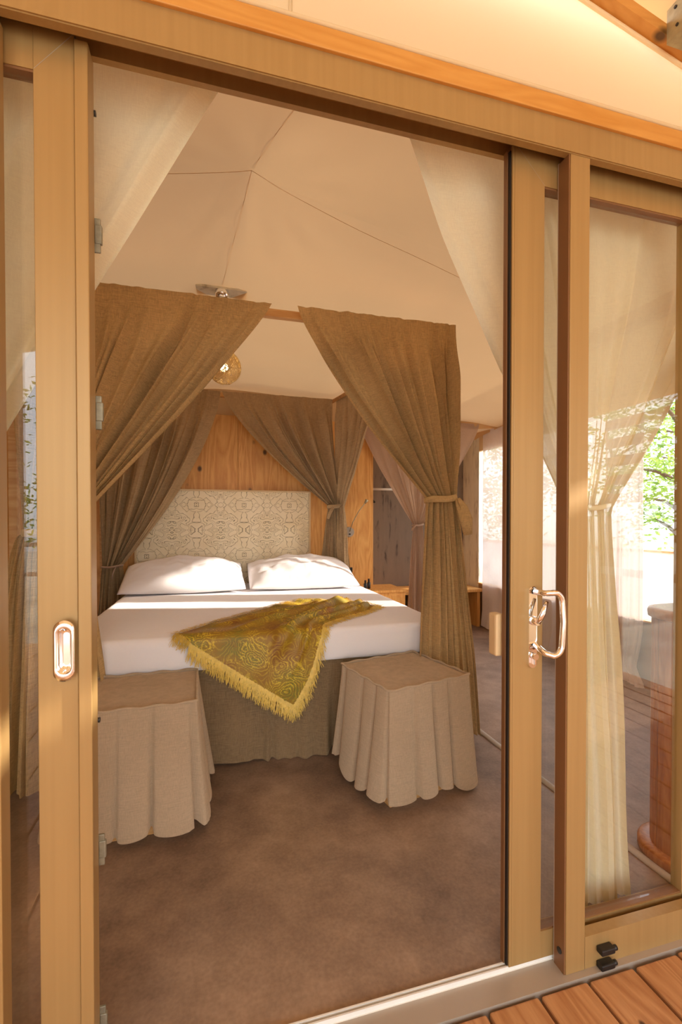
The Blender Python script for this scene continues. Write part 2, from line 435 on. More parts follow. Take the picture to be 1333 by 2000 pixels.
d2, y0, y1 = sliding('door_2', .757, 1.48, 'right glass sliding door leaf with a chrome pull handle')
stile(d2, .780, .876); stile(d2, 1.392, 1.48); leaf_rails(d2, .876, 1.392)
BX('edge_profile', 'bronze_shaded', d2, .7665, 1.092, .012, .780, 1.106, 2.255)
BX('edge_lip', 'bronze', d2, .7735, y0 + .001, .012, .780, 1.0825, 2.26)
BX('edge_seal', 'rubber', d2, .770, 1.083, .012, .7795, 1.0915, 2.25)
m = MB(); m.poly([(.786, y0 - .0004, 2.2615), (.787, y0 - .0004, 2.2615), (.8762, y0 - .0004, 2.1705), (.8755, y0 - .0004, 2.170)])
m.build('mitre_joint', 'sill_metal', d2)
m = MB(); m.box(.752, 1.113, .865, .778, 1.150, .985, bev=.006); m.build('inner_grip', 'pale_wood', d2)
# chrome D handle with lever and cylinder
m = MB()
pts = stadium(.8375, .9535, .026, .225)
fr = [m.bm.verts.new((x, y0 - .010, z)) for x, z in pts]; bk = [m.bm.verts.new((x, y0, z)) for x, z in pts]
m.bm.faces.new(fr); m.bm.faces.new(bk[::-1])
for k in range(len(fr)): m.bm.faces.new((fr[k], bk[k], bk[(k + 1) % len(fr)], fr[(k + 1) % len(fr)]))
hb = m.build('handle_plate', 'chrome', d2); hb['label'] = 'chrome handle backplate'
m = MB(); P = [(.842, y0 - .012, 1.052), (.846, y0 - .048, 1.052)]
for k in range(7):
    a = PI / 2 * k / 6; P.append((.868 + .028 * math.sin(a) - .002, y0 - .054, 1.026 + .028 * math.cos(a)))
P += [(.897, y0 - .055, .975), (.894, y0 - .055, .925)]
for k in range(7):
    a = PI / 2 * k / 6; P.append((.866 + .028 * math.cos(a), y0 - .054, .912 - .028 * math.sin(a)))
P += [(.848, y0 - .046, .890), (.842, y0 - .012, .906)]
m.tube(P, .0082, 10); m.build('pull_grip', 'chrome', hb)
m = MB(); m.tube([(.838, y0 - .008, .972), (.838, y0 - .030, .972)], [.013, .010], 14)
m.tube([(.838, y0 - .030, .968), (.848, y0 - .036, .995), (.862, y0 - .034, 1.028)], [.009, .008, .0055], 10, flat=.6); m.build('thumb_lever', 'chrome', hb)
m = MB(); m.tube([(.8375, y0 - .008, .875), (.8375, y0 - .024, .875)], .0085, 16); m.box(.833, y0 - .022, .852, .842, y0 - .009, .874, bev=.002); m.build('key_cylinder', 'chrome', hb)

# ---- wooden beam above the frame, gable canvas, rafters, porch roof
wb = thing('trim_5', (.2, 1.05, 2.318), 'orange timber beam lying above the bronze head frame', 'beam', kind='structure')
BX('timber', 'beam_wood', wb, -2.6, 1.020, 2.318, 3.1, 1.110, 2.3675, bev=.002)
AP = (-1.0, 3.142)
def gz(x): return AP[1] - abs(x - AP[0]) * .2470
m = MB(); m.poly([(-3.4, 1.036, 2.3675), (3.2, 1.036, 2.3675), (3.2, 1.036, max(gz(3.2), 2.3675) if gz(3.2) > 2.3675 else 2.3676), (2.08, 1.036, gz(2.08)), (AP[0], 1.036, gz(AP[0])), (-3.4, 1.036, gz(-3.4))])
gc = m.build('wall_gable', 'gable_canvas'); tag(gc, 'bright cream canvas gable above the timber beam', 'canvas wall', kind='structure')
m = MB(); m.tube([(-3.4, 1.026, 2.377), (0, 1.026, 2.377), (3.1, 1.026, 2.377)], .0055, 8); m.build('hem_rope', 'gable_canvas', gc)
m = MB(); m.tube([(AP[0], 1.028, gz(AP[0]) - .012), (2.5, 1.028, gz(2.5) - .012)], .0055, 8); m.build('edge_piping', 'gable_canvas', gc)
m = MB(); m.box(.1595, 1.031, 2.37, .1605, 1.036, 2.83); m.box(.166, 1.031, 2.37, .167, 1.036, 2.83); m.build('seam', 'gable_canvas', gc)
for sgn, x1 in ((1, 3.0), (-1, -3.2)):
    rf = thing('trim_6', (AP[0], 1.0, 3.0), ('orange timber rafter along the top edge of the gable canvas' if sgn > 0 else 'timber rafter on the far left side of the gable'), 'rafter', kind='structure')
    m = MB()
    for a in (0,):
        v = [(AP[0], .996, gz(AP[0]) - .006), (x1, .996, gz(x1) - .006), (x1, .996, gz(x1) + .025), (AP[0], .996, gz(AP[0]) + .025)]
        f = [m.bm.verts.new(p) for p in v]; b = [m.bm.verts.new((p[0], 1.034, p[2])) for p in v]
        m.bm.faces.new(f); m.bm.faces.new(b[::-1])
        for k in range(4): m.bm.faces.new((f[k], b[k], b[(k + 1) % 4], f[(k + 1) % 4]))
    m.build('timber', 'beam_wood', rf)
# purlins toward the deck with metal hangers
for i, x in enumerate((1.205, 2.2, -2.2)):
    z = gz(x) - .030
    pu = thing('roof_purlin', (x, -1, z), ['timber purlin held by a metal joist hanger at the top right', 'timber purlin nearer the slatted screen on the right', 'timber purlin over the left end of the deck'][i], 'beam', kind='structure')
    BX('timber', 'beam_wood_y', pu, x + .003, -3.0, z, x + .073, .993, z + .085, bev=.003)
    m = MB(); m.box(x, .905, z - .002, x + .003, .9955, z + .088); m.box(x + .073, .905, z - .002, x + .076, .9955, z + .088); m.box(x, .905, z - .005, x + .076, .9955, z - .002)
    hg = m.build('joist_hanger', 'zinc', pu)
    m = MB()
    for (yy, zz) in ((.965, .02), (.945, .05), (.970, .072)): m.tube([(x - .003, yy, z + zz), (x + .001, yy, z + zz)], .004, 8)
    m.build('nail_head', 'rubber', hg)
pc = MB()
def pcf(u, v):
    x = -3.4 + 6.6 * u; y = -3.2 + 4.25 * v
    return (x, y, gz(x) + .072)
pc.grid(60, 12, pcf); tag(pc.build('ceiling_porch', 'porch_canvas'), 'tan canvas roof over the deck', 'canvas roof', kind='structure')

# ---- deck
dk = thing('deck', (.8, -.8, -.03), 'orange timber deck of parallel boards in front of the door', 'deck', kind='structure')
m = MB(); m.box(0, 0, 0, .146, 1, .028, bev=.004)
k = 0; base_board = None
xs = [-2.05 + .1552 * i for i in range(36)]
off = .664 - (-2.05 + .1552 * 17)
bm0 = m
for i, x in enumerate(xs):
    x += off
    if x > 3.2: break
    if base_board is None:
        mm = MB(); mm.box(x, -3.2, -.036, x + .1455, 1.006, -.006, bev=.005)
        base_board = mm.build('deck_board', 'deck_wood', dk); bx0 = x; o = base_board
    else:
        mm = MB(); mm.box(x, -3.2 + random.uniform(-.02, .02), -.036, x + .1455, 1.006 - random.uniform(0, .006), -.006 + random.uniform(-.001, .001), bev=.005)
        o = mm.build('deck_board', 'deck_wood', dk)
for y in (-3, -1.8, -.6, .6):
    BX('deck_joist', 'deck_wood', dk, -2.1, y, -.12, 3.2, y + .06, -.0365)
m.bm.free()

# ---- slatted screen and posts at the right end of the deck
ss = thing('slatted_screen', (3.12, -.6, -.52), 'timber screen of horizontal slats at the right end of the deck', 'screen')
for y in (-3.0, -1.0, .93):
    BX('post', 'beam_wood', ss, 3.08, y, -.52, 3.16, y + .08, 2.10)
for i in range(5):
    z = 1.40 + i * .15
    BX('slat', 'beam_wood_y', ss, 3.10, -3.0, z, 3.13, .95, z + .075)
BX('sun_block_cloth', 'wall_canvas', ss, 3.14, -.15, -.03, 3.15, .93, 2.1)  # unseen cloth, added to keep the sun off the near boards
BX('sun_block_cloth', 'wall_canvas', ss, 3.14, -3.0, -.03, 3.15, -.75, 1.3)  # unseen low cloth, added so the gap leaves a sun patch on deck
BX('rail', 'white_paint', ss, 3.10, -3.0, .82, 3.14, .95, .88)

BXs('wall_porch_shade', 'outer_tan', 'unseen wall added to shade the left end of the deck', 'wall', -2.14, -1.6, -.52, -2.10, 1.02, 2.75)  # out of view, added to darken the faces that look left
rl_ = thing('deck_railing', (-1.2, -3.1, -.52), 'white railing along the outer edge of the deck', 'railing')
for z in (.70, 1.0): BX('rail', 'white_paint', rl_, -2.1, -3.12, z, -.1, -3.08, z + .045)
for x in (-2.1, -1.1, -.12): BX('post', 'white_paint', rl_, x, -3.08, -.52, x + .05, -3.03, 1.045)

# ================================================================ ROOM SHELL
# back wall, plywood part, wardrobe recess
BXs('wall_back', 'wall_canvas', 'canvas back wall behind the bed', 'wall', -2.8, 4.47, 0, 1.52, 4.50, 2.75)
pw = thing('wall_panelling', (-.1, 4.45, 0), 'orange pine plywood panelling behind the bed', 'panelling', kind='structure')
for x0, x1 in ((-1.75, -.86), (-.858, .19), (.192, 1.00), (1.002, 1.55)):
    BX('plywood_panel', 'plywood', pw, x0, 4.44, 0, x1, 4.468, 2.26, bev=.002)
BXs('wall_divider', 'plywood', 'plywood partition between bed wall and wardrobe', 'wall', 1.52, 4.469, 0, 1.55, 5.30, 2.26)
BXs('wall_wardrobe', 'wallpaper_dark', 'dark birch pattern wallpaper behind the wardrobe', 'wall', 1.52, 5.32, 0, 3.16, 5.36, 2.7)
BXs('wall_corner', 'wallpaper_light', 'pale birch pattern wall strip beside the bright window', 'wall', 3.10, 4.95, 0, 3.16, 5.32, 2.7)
BXs('wall_left', 'wall_canvas', 'canvas wall on the left', 'wall', -2.84, 1.10, 0, -2.80, 4.5, 2.75)
# right wall: low part, head, posts
BXs('wall_right', 'outer_tan', 'low brown canvas wall under the right windows', 'wall', 3.10, 2.38, 0, 3.14, 4.95, .50)
BXs('wall_right_front', 'outer_tan', 'closed canvas wall right of the pine table', 'wall', 3.10, 1.10, 0, 3.14, 2.379, 2.7)
BXs('wall_right_head', 'wall_canvas', 'canvas strip above the right windows', 'wall', 3.10, 2.38, 2.12, 3.14, 4.95, 2.7)
w1 = thing('window_1', (3.12, 3.0, .5), 'wide bright window opening in the right wall', 'window', kind='structure')
for y in (2.38, 3.45):
    BX('window_post', 'light_wood', w1, 3.105, y, .5, 3.135, y + .05, 2.12)
BX('window_sill', 'light_wood', w1, 3.08, 2.38, .5, 3.15, 4.95, .512)
BXs('wall_front_left', 'wall_canvas', 'canvas wall left of the door front', 'wall', -2.8, 1.06, -.5, -1.3, 1.10, 2.318)
BXs('wall_front_right', 'wall_canvas', 'canvas wall right of the door front', 'wall', 1.75, 1.06, -.5, 3.14, 1.10, 2.318)

# ---- tent ceiling: crease lines meet at a peak
def cz(x, y):
    pts = ((1.1, 0), (2.05, 1.0), (2.95, .50), (3.6, .28), (4.6, .0), (6, 0))
    hy = 0
    for (a, p), (b, q) in zip(pts, pts[1:]):
        if a <= y <= b: hy = p + (q - p) * (y - a) / (b - a)
    xr = .15 + .13 * (2.05 - y) / .9 if y < 2.05 else max(.03, .15 - .12 * (y - 2.05) / .85)
    hx = math.exp(-abs(x - xr) / 1.05)
    g = math.exp(-(x - .2) ** 2 / 2.2)
    base = 2.41 + .08 * g * max(0, min(1, (y - 1.1) / 1.9)) - .09 * max(0, min(1, (x - 1.4) / 1.7))
    sag = -.012 * math.sin(x * 5 + y * 3) * math.sin(y * 4.0) - .018 * math.exp(-((y - 3.45 - .1 * x) / .10) ** 2) * (.6 + .4 * math.sin(x * 3)) - .014 * math.exp(-((y - 3.9 + .15 * x) / .08) ** 2)
    # radiating creases near the peak
    d = math.hypot(x - .15, y - 2.05); an = math.atan2(y - 2.05, x - .15)
    sag += .006 * math.sin(an * 13) * math.exp(-((d - .35) / .25) ** 2)
    return base + .345 * hy * hx + sag * .8 + .008 * noise.noise(Vector((x * 2, y * 2, 0)))
m = MB(); NX, NY = 150, 110
xs_ = sorted([-2.84 + 5.98 * i / (NX - 1) for i in range(NX)] + [.15]); ys_ = sorted([1.115 + 4.24 * j / (NY - 1) for j in range(NY)] + [2.05])
vv = [[m.bm.verts.new((x, y, cz(x, y))) for x in xs_] for y in ys_]
for j in range(len(ys_) - 1):
    for i in range(len(xs_) - 1):
        f = m.bm.faces.new((vv[j][i], vv[j][i + 1], vv[j + 1][i + 1], vv[j + 1][i])); f.smooth = True
ce = tag(m.build('ceiling', 'ceiling_canvas'), 'cream canvas tent ceiling with seams meeting at a peak', 'ceiling', kind='structure')
def seam(pts):
    m = MB(); P = []
    for a, b in zip(pts, pts[1:]):
        for k in range(24):
            x = a[0] + (b[0] - a[0]) * k / 24; y = a[1] + (b[1] - a[1]) * k / 24; P.append((x, y, cz(x, y) - .0015))
    m.tube(P, .0009, 6); return m.build('seam', 'ceiling_canvas', ce)
seam([(.28, 1.16), (.15, 2.05)]); seam([(.15, 2.05), (.03, 2.9)]); seam([(.15, 2.05), (-1.3, 2.02)]); seam([(.15, 2.05), (2.6, 2.35)])
BXs('wall_front_head', 'wall_canvas', 'canvas strip above the door inside', 'wall', -2.8, 1.125, 2.33, 3.1, 1.135, 2.62)

# ---- cable cover on the floor
m = MB(); P = [(1.497, 3.3, .004), (1.497, 1.25, .004)]
m.tube([(1.492, 3.4, .003), (1.505, 2.3, .003), (1.515, 1.18, .003)], .017, 10, flat=.55)
tag(m.build('cable_cover', 'plastic_grey'), 'pale half-round cable cover strip crossing the brown floor', 'cable cover')

# ================================================================ CLOTH
def smooth(a, b, x):
    t = max(0, min(1, (x - a) / (b - a))); return t * t * (3 - 2 * t)
def fold(u, n, seed, sharp=.8):
    """pleats with uneven spacing"""
    w = u + .03 * math.sin(u * 11 + seed) + .02 * math.sin(u * 23 + seed * 2.1)
    w += .02 * noise.noise(Vector((u * 4, seed * 3.3, 1)))
    s = math.sin(2 * PI * n * w + seed)
    s2 = math.sin(2 * PI * n * 2.3 * w + seed * 1.7) * .3
    am = .75 + .9 * noise.noise(Vector((u * 5.5, seed * 1.3, 7)))
    # broad rounded panels parted by narrow deep creases
    c = 1 - 2.4 * (1 - abs(math.sin(PI * n * .8 * w + seed))) ** 2.2
    return s * .5 * am + c * .8 * max(.4, am) + s2
def shift(u, n, seed):
    """sideways lean of the same creases, so that the panels overlap"""
    w = u + .03 * math.sin(u * 11 + seed) + .02 * math.sin(u * 23 + seed * 2.1) + .02 * noise.noise(Vector((u * 4, seed * 3.3, 1)))
    ph = PI * n * .8 * w + seed
    return math.sin(2 * ph) * (1 - abs(math.sin(ph))) ** 1.5
def drape(name, label, cat, mat, A, B, T, tw, bottom, nrm, nf=8, seed=1, pw_=1.35, amp=.028, nu=340, nup=80, ndn=60, tiedepth=.04, group=None, flare_pow=.8, tie=True, hemz=None, topamp=.006, biasA=1.0, tie_mat=None, tiew=.018, bow=None):
    """A,B top ends; T tie centre; tw half width vector at tie; bottom = (centre, half-width vector)"""
    A, B, T, tw = map(Vector, (A, B, T, tw)); bc, bw = Vector(bottom[0]), Vector(bottom[1]); n = Vector(nrm)
    m = MB(); H = A.z - T.z; H2 = T.z - bc.z
    tot = nup + ndn
    def fn(u, j):
        k = j * (tot - 1)
        f = fold(u, nf, seed)
        fine = math.sin(2 * PI * u * nf * 3.1 + seed) * .5 + math.sin(2 * PI * u * nf * 5.3 + 2 * seed) * .3
        tp = A.lerp(B, u); ti = T + tw * (2 * u - 1)
        if k <= nup:
            v = k / nup; g = v ** pw_
            # horizontal travel makes the cloth hang in swags
            p = Vector((tp.x + (ti.x - tp.x) * g, tp.y + (ti.y - tp.y) * g, tp.z + (ti.z - tp.z) * v))
            am = topamp + (amp - topamp) * smooth(0, .35, v) * (1 - .35 * smooth(.7, 1, v))
            p += n * (f * am + fine * amp * .25 * smooth(.3, .95, v))
            p += (B - A).normalized() * shift(u, nf, seed) * (.055 * smooth(.02, .3, v) * (1 - .8 * smooth(.55, .95, v)))
            p += n * noise.noise(Vector((u * 9, v * 3 + seed, seed))) * .02 * smooth(0, .3, v) * (1 - smooth(.8, 1, v))
            p.z += .0012 * math.sin(u * 60 + seed) * (1 - smooth(0, .05, v))
            return p
        v = (k - nup) / (ndn - 1); g = v ** flare_pow
        bt = bc + bw * (2 * u - 1)
        p = Vector((ti.x + (bt.x - ti.x) * g, ti.y + (bt.y - ti.y) * g, ti.z + (bt.z - ti.z) * v))
        puff = math.sin(PI * min(1, v * 6)) * .012 if v < 1 / 6 else 0
        am = amp * .65 + (tiedepth - amp * .65) * smooth(0, .4, v)
        p += n * (f * am + fine * amp * .25 * (1 - smooth(0, .7, v)) - (1 - (2 * u - 1) ** 2) * .02 * 0)
        p += (bw.normalized() if bw.length else Vector((1, 0, 0))) * math.cos(2 * PI * nf * u + seed) * .008 * smooth(0, .5, v)
        p += n * noise.noise(Vector((u * 6, v * 2 + seed, seed + 9))) * .02 * smooth(0, .4, v)
        p.z += .01 * math.sin(u * 19 + seed) * smooth(.8, 1, v)
        return p
    m.grid(nu, tot, fn)
    o = m.build(name, mat); tag(o, label, cat, group)
    if tie:
        m = MB(); W = tw.length + .006; D = amp * 1.5 + .004; ax = tw.normalized(); P = []
        for k in range(36):
            a = 2 * PI * k / 36; P.append(T + ax * math.cos(a) * W + n * math.sin(a) * D + Vector((0, 0, .007 * math.cos(a) + .003 * math.sin(3 * a))))
        m.ring(P, .007, 8, flat=tiew / .007)
        tb = m.build('tieback', tie_mat or mat, o)
        if bow:
            bx, loops_ = bow
            for (dx, dz, ln, w) in loops_:
                m = MB(); s = T + ax * (W * bx) - n * 0 + (-n if n.y < 0 else n) * 0
                s = T + ax * (W * bx) + Vector((0, -D * .9, 0))
                P = [s, s + Vector((dx * .35, -.012, dz * .25)), s + Vector((dx * .8, -.014, dz * .6)), s + Vector((dx, -.01, dz))]
                m.tube(P, [w * .45, w, w * 1.15, w * .8], 10, flat=.35); m.build('bow_tail', tie_mat or mat, tb)
    return o

# canopy frame of the bed
bed_front, bed_back = 2.36, 4.40
cf = thing('bed_canopy_frame', (.2, 2.36, 0), 'pale timber rail and post frame carrying the brown bed drapes', 'canopy frame')
RF, RB = (-.90, 1.31, 2.36, 2.365), (-.97, 1.075, 4.30, 2.435)
BX('front_rail', 'light_wood', cf, -.93, 2.425, 2.330, 1.325, 2.46, 2.372, bev=.003)
BX('rear_rail', 'light_wood', cf, -.98, 4.335, 2.400, 1.09, 4.37, 2.440, bev=.003)
for (a, b) in (((-.915, 2.46, 2.350), (-.965, 4.335, 2.420)), ((1.302, 2.46, 2.350), (1.075, 4.335, 2.420))):
    m = MB(); m.tube([a, b], .02, 4); m.build('side_rail', 'light_wood', cf)
for x, y, z in ((-.915, 2.45, 2.330), (1.30, 2.45, 2.330), (-.965, 4.352, 2.400), (1.075, 4.352, 2.400)):
    BX('post', 'light_wood', cf, x - .018, y - .018, 0, x + .018, y + .018, z, bev=.003)

# front right drape
drape('bed_drape', 'brown linen bed drape tied at the front right corner of the bed', 'curtain', 'brown_linen',
      (.405, 2.355, 2.368), (1.318, 2.355, 2.372), (1.215, 2.33, 1.375), (.082, 0, 0), ((1.235, 2.27, .03), (.20, .02, 0)), (0, -1, 0),
      nf=8, seed=2.2, pw_=1.28, amp=.050, tiedepth=.035, bow=(.75, [(.06, -.20, .2, .034), (.02, -.06, .06, .02)]))
# front left drape
drape('bed_drape', 'brown linen bed drape swept across the front left of the bed', 'curtain', 'brown_linen',
      (-.93, 2.355, 2.362), (.272, 2.355, 2.362), (-.745, 2.33, 1.20), (.085, 0, 0), ((-.72, 2.33, .03), (.265, .02, 0)), (0, -1, 0),
      nf=9, seed=4.0, pw_=1.12, amp=.050, tiedepth=.035, flare_pow=.45)
# rear right drape
drape('bed_drape', 'brown linen bed drape tied behind the right pillow', 'curtain', 'brown_linen_b',
      (.045, 4.24, 2.425), (1.065, 4.24, 2.425), (1.075, 4.22, 1.40), (.055, 0, 0), ((1.09, 4.26, .70), (.16, .01, 0)), (0, -1, 0),
      nf=7, seed=1.0, pw_=1.35, amp=.038, tiedepth=.03, ndn=50, bow=(-.2, [(.10, .03, .1, .010), (-.06, -.12, .1, .022)]))
# rear right side drape (hangs from the side rail)
drape('bed_drape', 'brown linen drape from the right side rail to the rear corner tie', 'curtain', 'brown_linen_b',
      (1.100, 4.20, 2.425), (1.215, 3.35, 2.39), (1.135, 4.20, 1.40), (.02, -.05, 0), ((1.15, 4.15, .72), (.03, -.06, 0)), (1, .13, 0),
      nf=5, seed=3.0, pw_=1.25, amp=.022, tiedepth=.03, nu=120, ndn=40, tie=False)
# rear left drape
drape('bed_drape', 'brown linen bed drape tied low beside the left pillow', 'curtain', 'brown_linen_b',
      (-.98, 4.24, 2.425), (.030, 4.24, 2.425), (-.86, 4.22, .875), (.075, 0, 0), ((-.86, 4.20, .05), (.14, .01, 0)), (0, -1, 0),
      nf=8, seed=5.5, pw_=1.5, amp=.040, tiedepth=.03, tie_mat='rose_linen', tiew=.008, bow=(.5, [(.06, .02, .1, .006), (-.03, -.10, .1, .008)]))
# left side drape
drape('bed_drape', 'brown linen drape hanging from the left side rail of the bed', 'curtain', 'brown_linen_b',
      (-.93, 2.50, 2.365), (-.955, 3.5, 2.40), (-.94, 2.75, 1.1), (0, .08, 0), ((-.96, 2.8, .04), (0, .2, 0)), (1, 0, 0),
      nf=6, seed=6.5, pw_=1.3, amp=.022, tiedepth=.03, nu=120, ndn=40, tie=True)
# wardrobe curtain
drape('wardrobe_curtain', 'rosy beige curtain tied back before the dark wardrobe recess', 'curtain', 'rose_linen',
      (1.36, 4.43, 2.33), (2.82, 4.50, 2.34), (2.03, 4.40, 1.22), (.055, 0, 0), ((2.01, 4.38, .02), (.13, .01, 0)), (0, -1, 0),
      nf=6, seed=.6, pw_=1.25, amp=.022, tiedepth=.025, tiew=.010, bow=(-.6, [(-.05, -.06, .1, .012)]))
m = MB()
m.grid(60, 10, lambda u, v: (1.40 + 1.70 * u, 4.505 + .01 * math.sin(u * 14), 2.45 - v * (.14 + .03 * math.sin(PI * u * 2) ** 2)))
tag(m.build('valance', 'ceiling_canvas'), 'narrow canvas valance above the wardrobe curtain', 'valance')

# ---- sheers inside the door front
def sheer_left():
    m = MB(); nu, nv = 160, 90
    def fn(u, v):
        # right edge: from (.02,2.40) steadily to (-.62,1.10)
        z = 2.40 - v * (2.40 - 1.10) if v <= .6 else None
        if v <= .6:
            q = v / .6; z = 2.37 - q * 1.30
            xr = .022 - .70 * q; xl = -1.25 + .45 * q ** 1.6
            x = xl + (xr - xl) * u
        else:
            q = (v - .6) / .4; z = 1.07 - q * 1.04
            xr = -.678 + .12 * q ** .7; xl = -.80 - .08 * q ** .7; x = xl + (xr - xl) * u
        am = .012 + .012 * smooth(0, .5, v)
        y = 1.20 + fold(u, 6, 1.5) * am * .8 + .012 * noise.noise(Vector((u * 5, v * 4, 2)))
        return (x, y, z)
    m.grid(nu, nv, fn); o = m.build('door_sheer', 'cream_sheer')
    tag(o, 'cream sheer door curtain swept aside at the top left', 'curtain')
    m = MB(); P = []
    for k in range(24):
        a = 2 * PI * k / 24; P.append((-.739 + .066 * math.cos(a), 1.20 + .045 * math.sin(a), 1.07))
    m.ring(P, .006, 6, 2.2); m.build('tieback', 'cream_sheer', o)
sheer_left()
drape('door_sheer', 'cream sheer door curtain gathered behind the right bronze post', 'curtain', 'cream_sheer',
      (.512, 1.20, 2.365), (1.92, 1.20, 2.365), (1.145, 1.20, 1.29), (.075, 0, 0), ((1.185, 1.20, .0), (.125, 0, 0)), (0, -1, 0),
      nf=6, seed=2.6, pw_=1.12, amp=.020, tiedepth=.020, flare_pow=1.1, tiew=.008, topamp=.012)

# ---- sheers over the right window
def wsheer(y_a, y_b, label, seed, tail=False):
    m = MB()
    def fn(u, v):
        y = y_a + (y_b - y_a) * u; z = 2.36 - 2.345 * v
        x = 3.055 + .014 * fold(u, 5, seed) * (.5 + .5 * v) + .01 * noise.noise(Vector((u * 4, v * 4, seed)))
        y += .05 * (1 - u) * smooth(.75, 1, v) * (1 if tail else 0) * -1 * 0
        if tail: y -= (.06 * smooth(.80, 1, v) - .10 * smooth(.93, 1, v)) * (u) * -1
        x -= .03 * smooth(.9, 1, v) * (1 + math.sin(u * 9)) * .6
        return (x, y, z)
    m.grid(110, 70, fn); return tag(m.build('window_sheer', 'window_sheer'), label, 'curtain')
wsheer(4.80, 3.55, 'white sheer curtain over the right window nearest the wardrobe', 1.0)
wsheer(3.02, 2.68, 'white sheer curtain over the right window seen through the door glass', 2.0, True)
for ya, yb, z0 in ((3.5, 4.95, 2.30),):
    m = MB(); m.grid(40, 8, lambda u, v: (3.045 + .01 * math.sin(u * 11), ya + (yb - ya) * u, 2.42 - v * (.10 + .07 * abs(2 * u - 1) ** 2)))
    tag(m.build('valance', 'ceiling_canvas'), 'scalloped canvas valance above the sheer on the right wall', 'valance')

# ================================================================ BED
bx0, bx1 = -.72, 1.265
bed = thing('bed', ((bx0 + bx1) / 2, 3.4, 0), 'wide double bed with white sheet and brown linen skirt', 'bed')
BX('base', 'light_wood', bed, bx0 + .05, 2.46, .0, bx1 - .05, 4.36, .49)
# skirt
m = MB()
def skf(u, v):
    # path: left side back->front, front, right side
    Lf = bx1 - bx0 - .06; Ls = 1.9; tot = Lf + 2 * Ls; s = u * tot
    if s < Ls: x, y, nx, ny, q = bx0 + .03, 4.30 - s, -1, 0, 0
    elif s < Ls + Lf: x, y, nx, ny, q = bx0 + .03 + (s - Ls), 2.40, 0, -1, (s - Ls) / Lf
    else: x, y, nx, ny, q = bx1 - .03, 2.40 + (s - Ls - Lf), 1, 0, 0
    a = .003 + .010 * v
    if ny:  # gathered group in the middle of the front
        g = math.exp(-((x - .40) / .22) ** 2) * smooth(.05, .9, v)
        off = a * math.sin(s * 17) * 1.2 + .5 * a * fold(s * .9, 6, 2) + g * .055 * (fold(x * 1.7, 3.4, .7)) + .02 * v
        x += .012 * math.sin(x * 40) * g
    else: off = a * math.sin(s * 25)
    return (x + nx * off, y + ny * off, .51 - .50 * v - .008 * math.sin(s * 9) * (v > .98))
m.grid(620, 26, skf); m.build('bed_skirt', 'skirt_linen', bed)
# mattress: rounded box, soft wrinkles
m = MB()
def superbox(u, v, cx, cy, hx, hy, z0, z1, r):
    pass
r = .03
def matt():
    nx, ny, nz = 90, 90, 8
    bm = m.bm
    P = {}
    def put(x, y, z):
        k = (round(x, 5), round(y, 5), round(z, 5))
        if k not in P:
            hx, hy, hz = (bx1 - bx0) / 2, (4.37 - 2.36) / 2, .0875
            c = Vector(((bx0 + bx1) / 2, (4.37 + 2.36) / 2, .5875))
            p = Vector((x * hx, y * hy, z * hz))
            q = Vector((max(-hx + r, min(hx - r, p.x)), max(-hy + r, min(hy - r, p.y)), max(-hz + r, min(hz - r, p.z))))
            d = p - q
            if d.length > 1e-6: d = d.normalized() * r
            w = c + q + d
            if z > 0: w.z += .0035 * noise.noise(Vector((w.x * 3, w.y * 7, 1))) + .0025 * (1 - abs(2 * ((w.x * 1.6 + w.y * .5) % 1) - 1) ** .3) * .5
            if abs(z) < 1: w += Vector((d.x, d.y, 0)) * .18 * noise.noise(Vector((w.x * 2.2, w.y * 2.2, w.z * 14)))
            P[k] = bm.verts.new(w)
        return P[k]
    def face(fn, na, nb):
        for i in range(na):
            for j in range(nb):
                q = [put(*fn(-1 + 2 * a / na, -1 + 2 * b / nb)) for a, b in ((i, j), (i + 1, j), (i + 1, j + 1), (i, j + 1))]
                f = bm.faces.new(q); f.smooth = True
    face(lambda a, b: (a, b, 1), nx, ny); face(lambda a, b: (a, b, -1), nx, ny)
    face(lambda a, b: (a, -1, b), nx, nz); face(lambda a, b: (a, 1, b), nx, nz)
    face(lambda a, b: (-1, a, b), ny, nz); face(lambda a, b: (1, a, b), ny, nz)
matt(); m.build('mattress', 'white_cotton', bed)
MT_Z = .675
# headboard
hbx = thing('headboard', (.085, 4.41, .3), 'cream carved headboard with scrolling relief pattern', 'headboard')
BX('carved_panel', 'headboard_relief', hbx, -.70, 4.400, .3, .868, 4.438, 1.538, bev=.003)
for a in ((-.715, 4.392, 1.536, .885, 4.439, 1.552), (-.715, 4.392, .3, -.70, 4.439, 1.536), (.868, 4.392, .3, .885, 4.439, 1.536)):
    BX('edge_strip', 'pale_wood', hbx, *a, bev=.002)
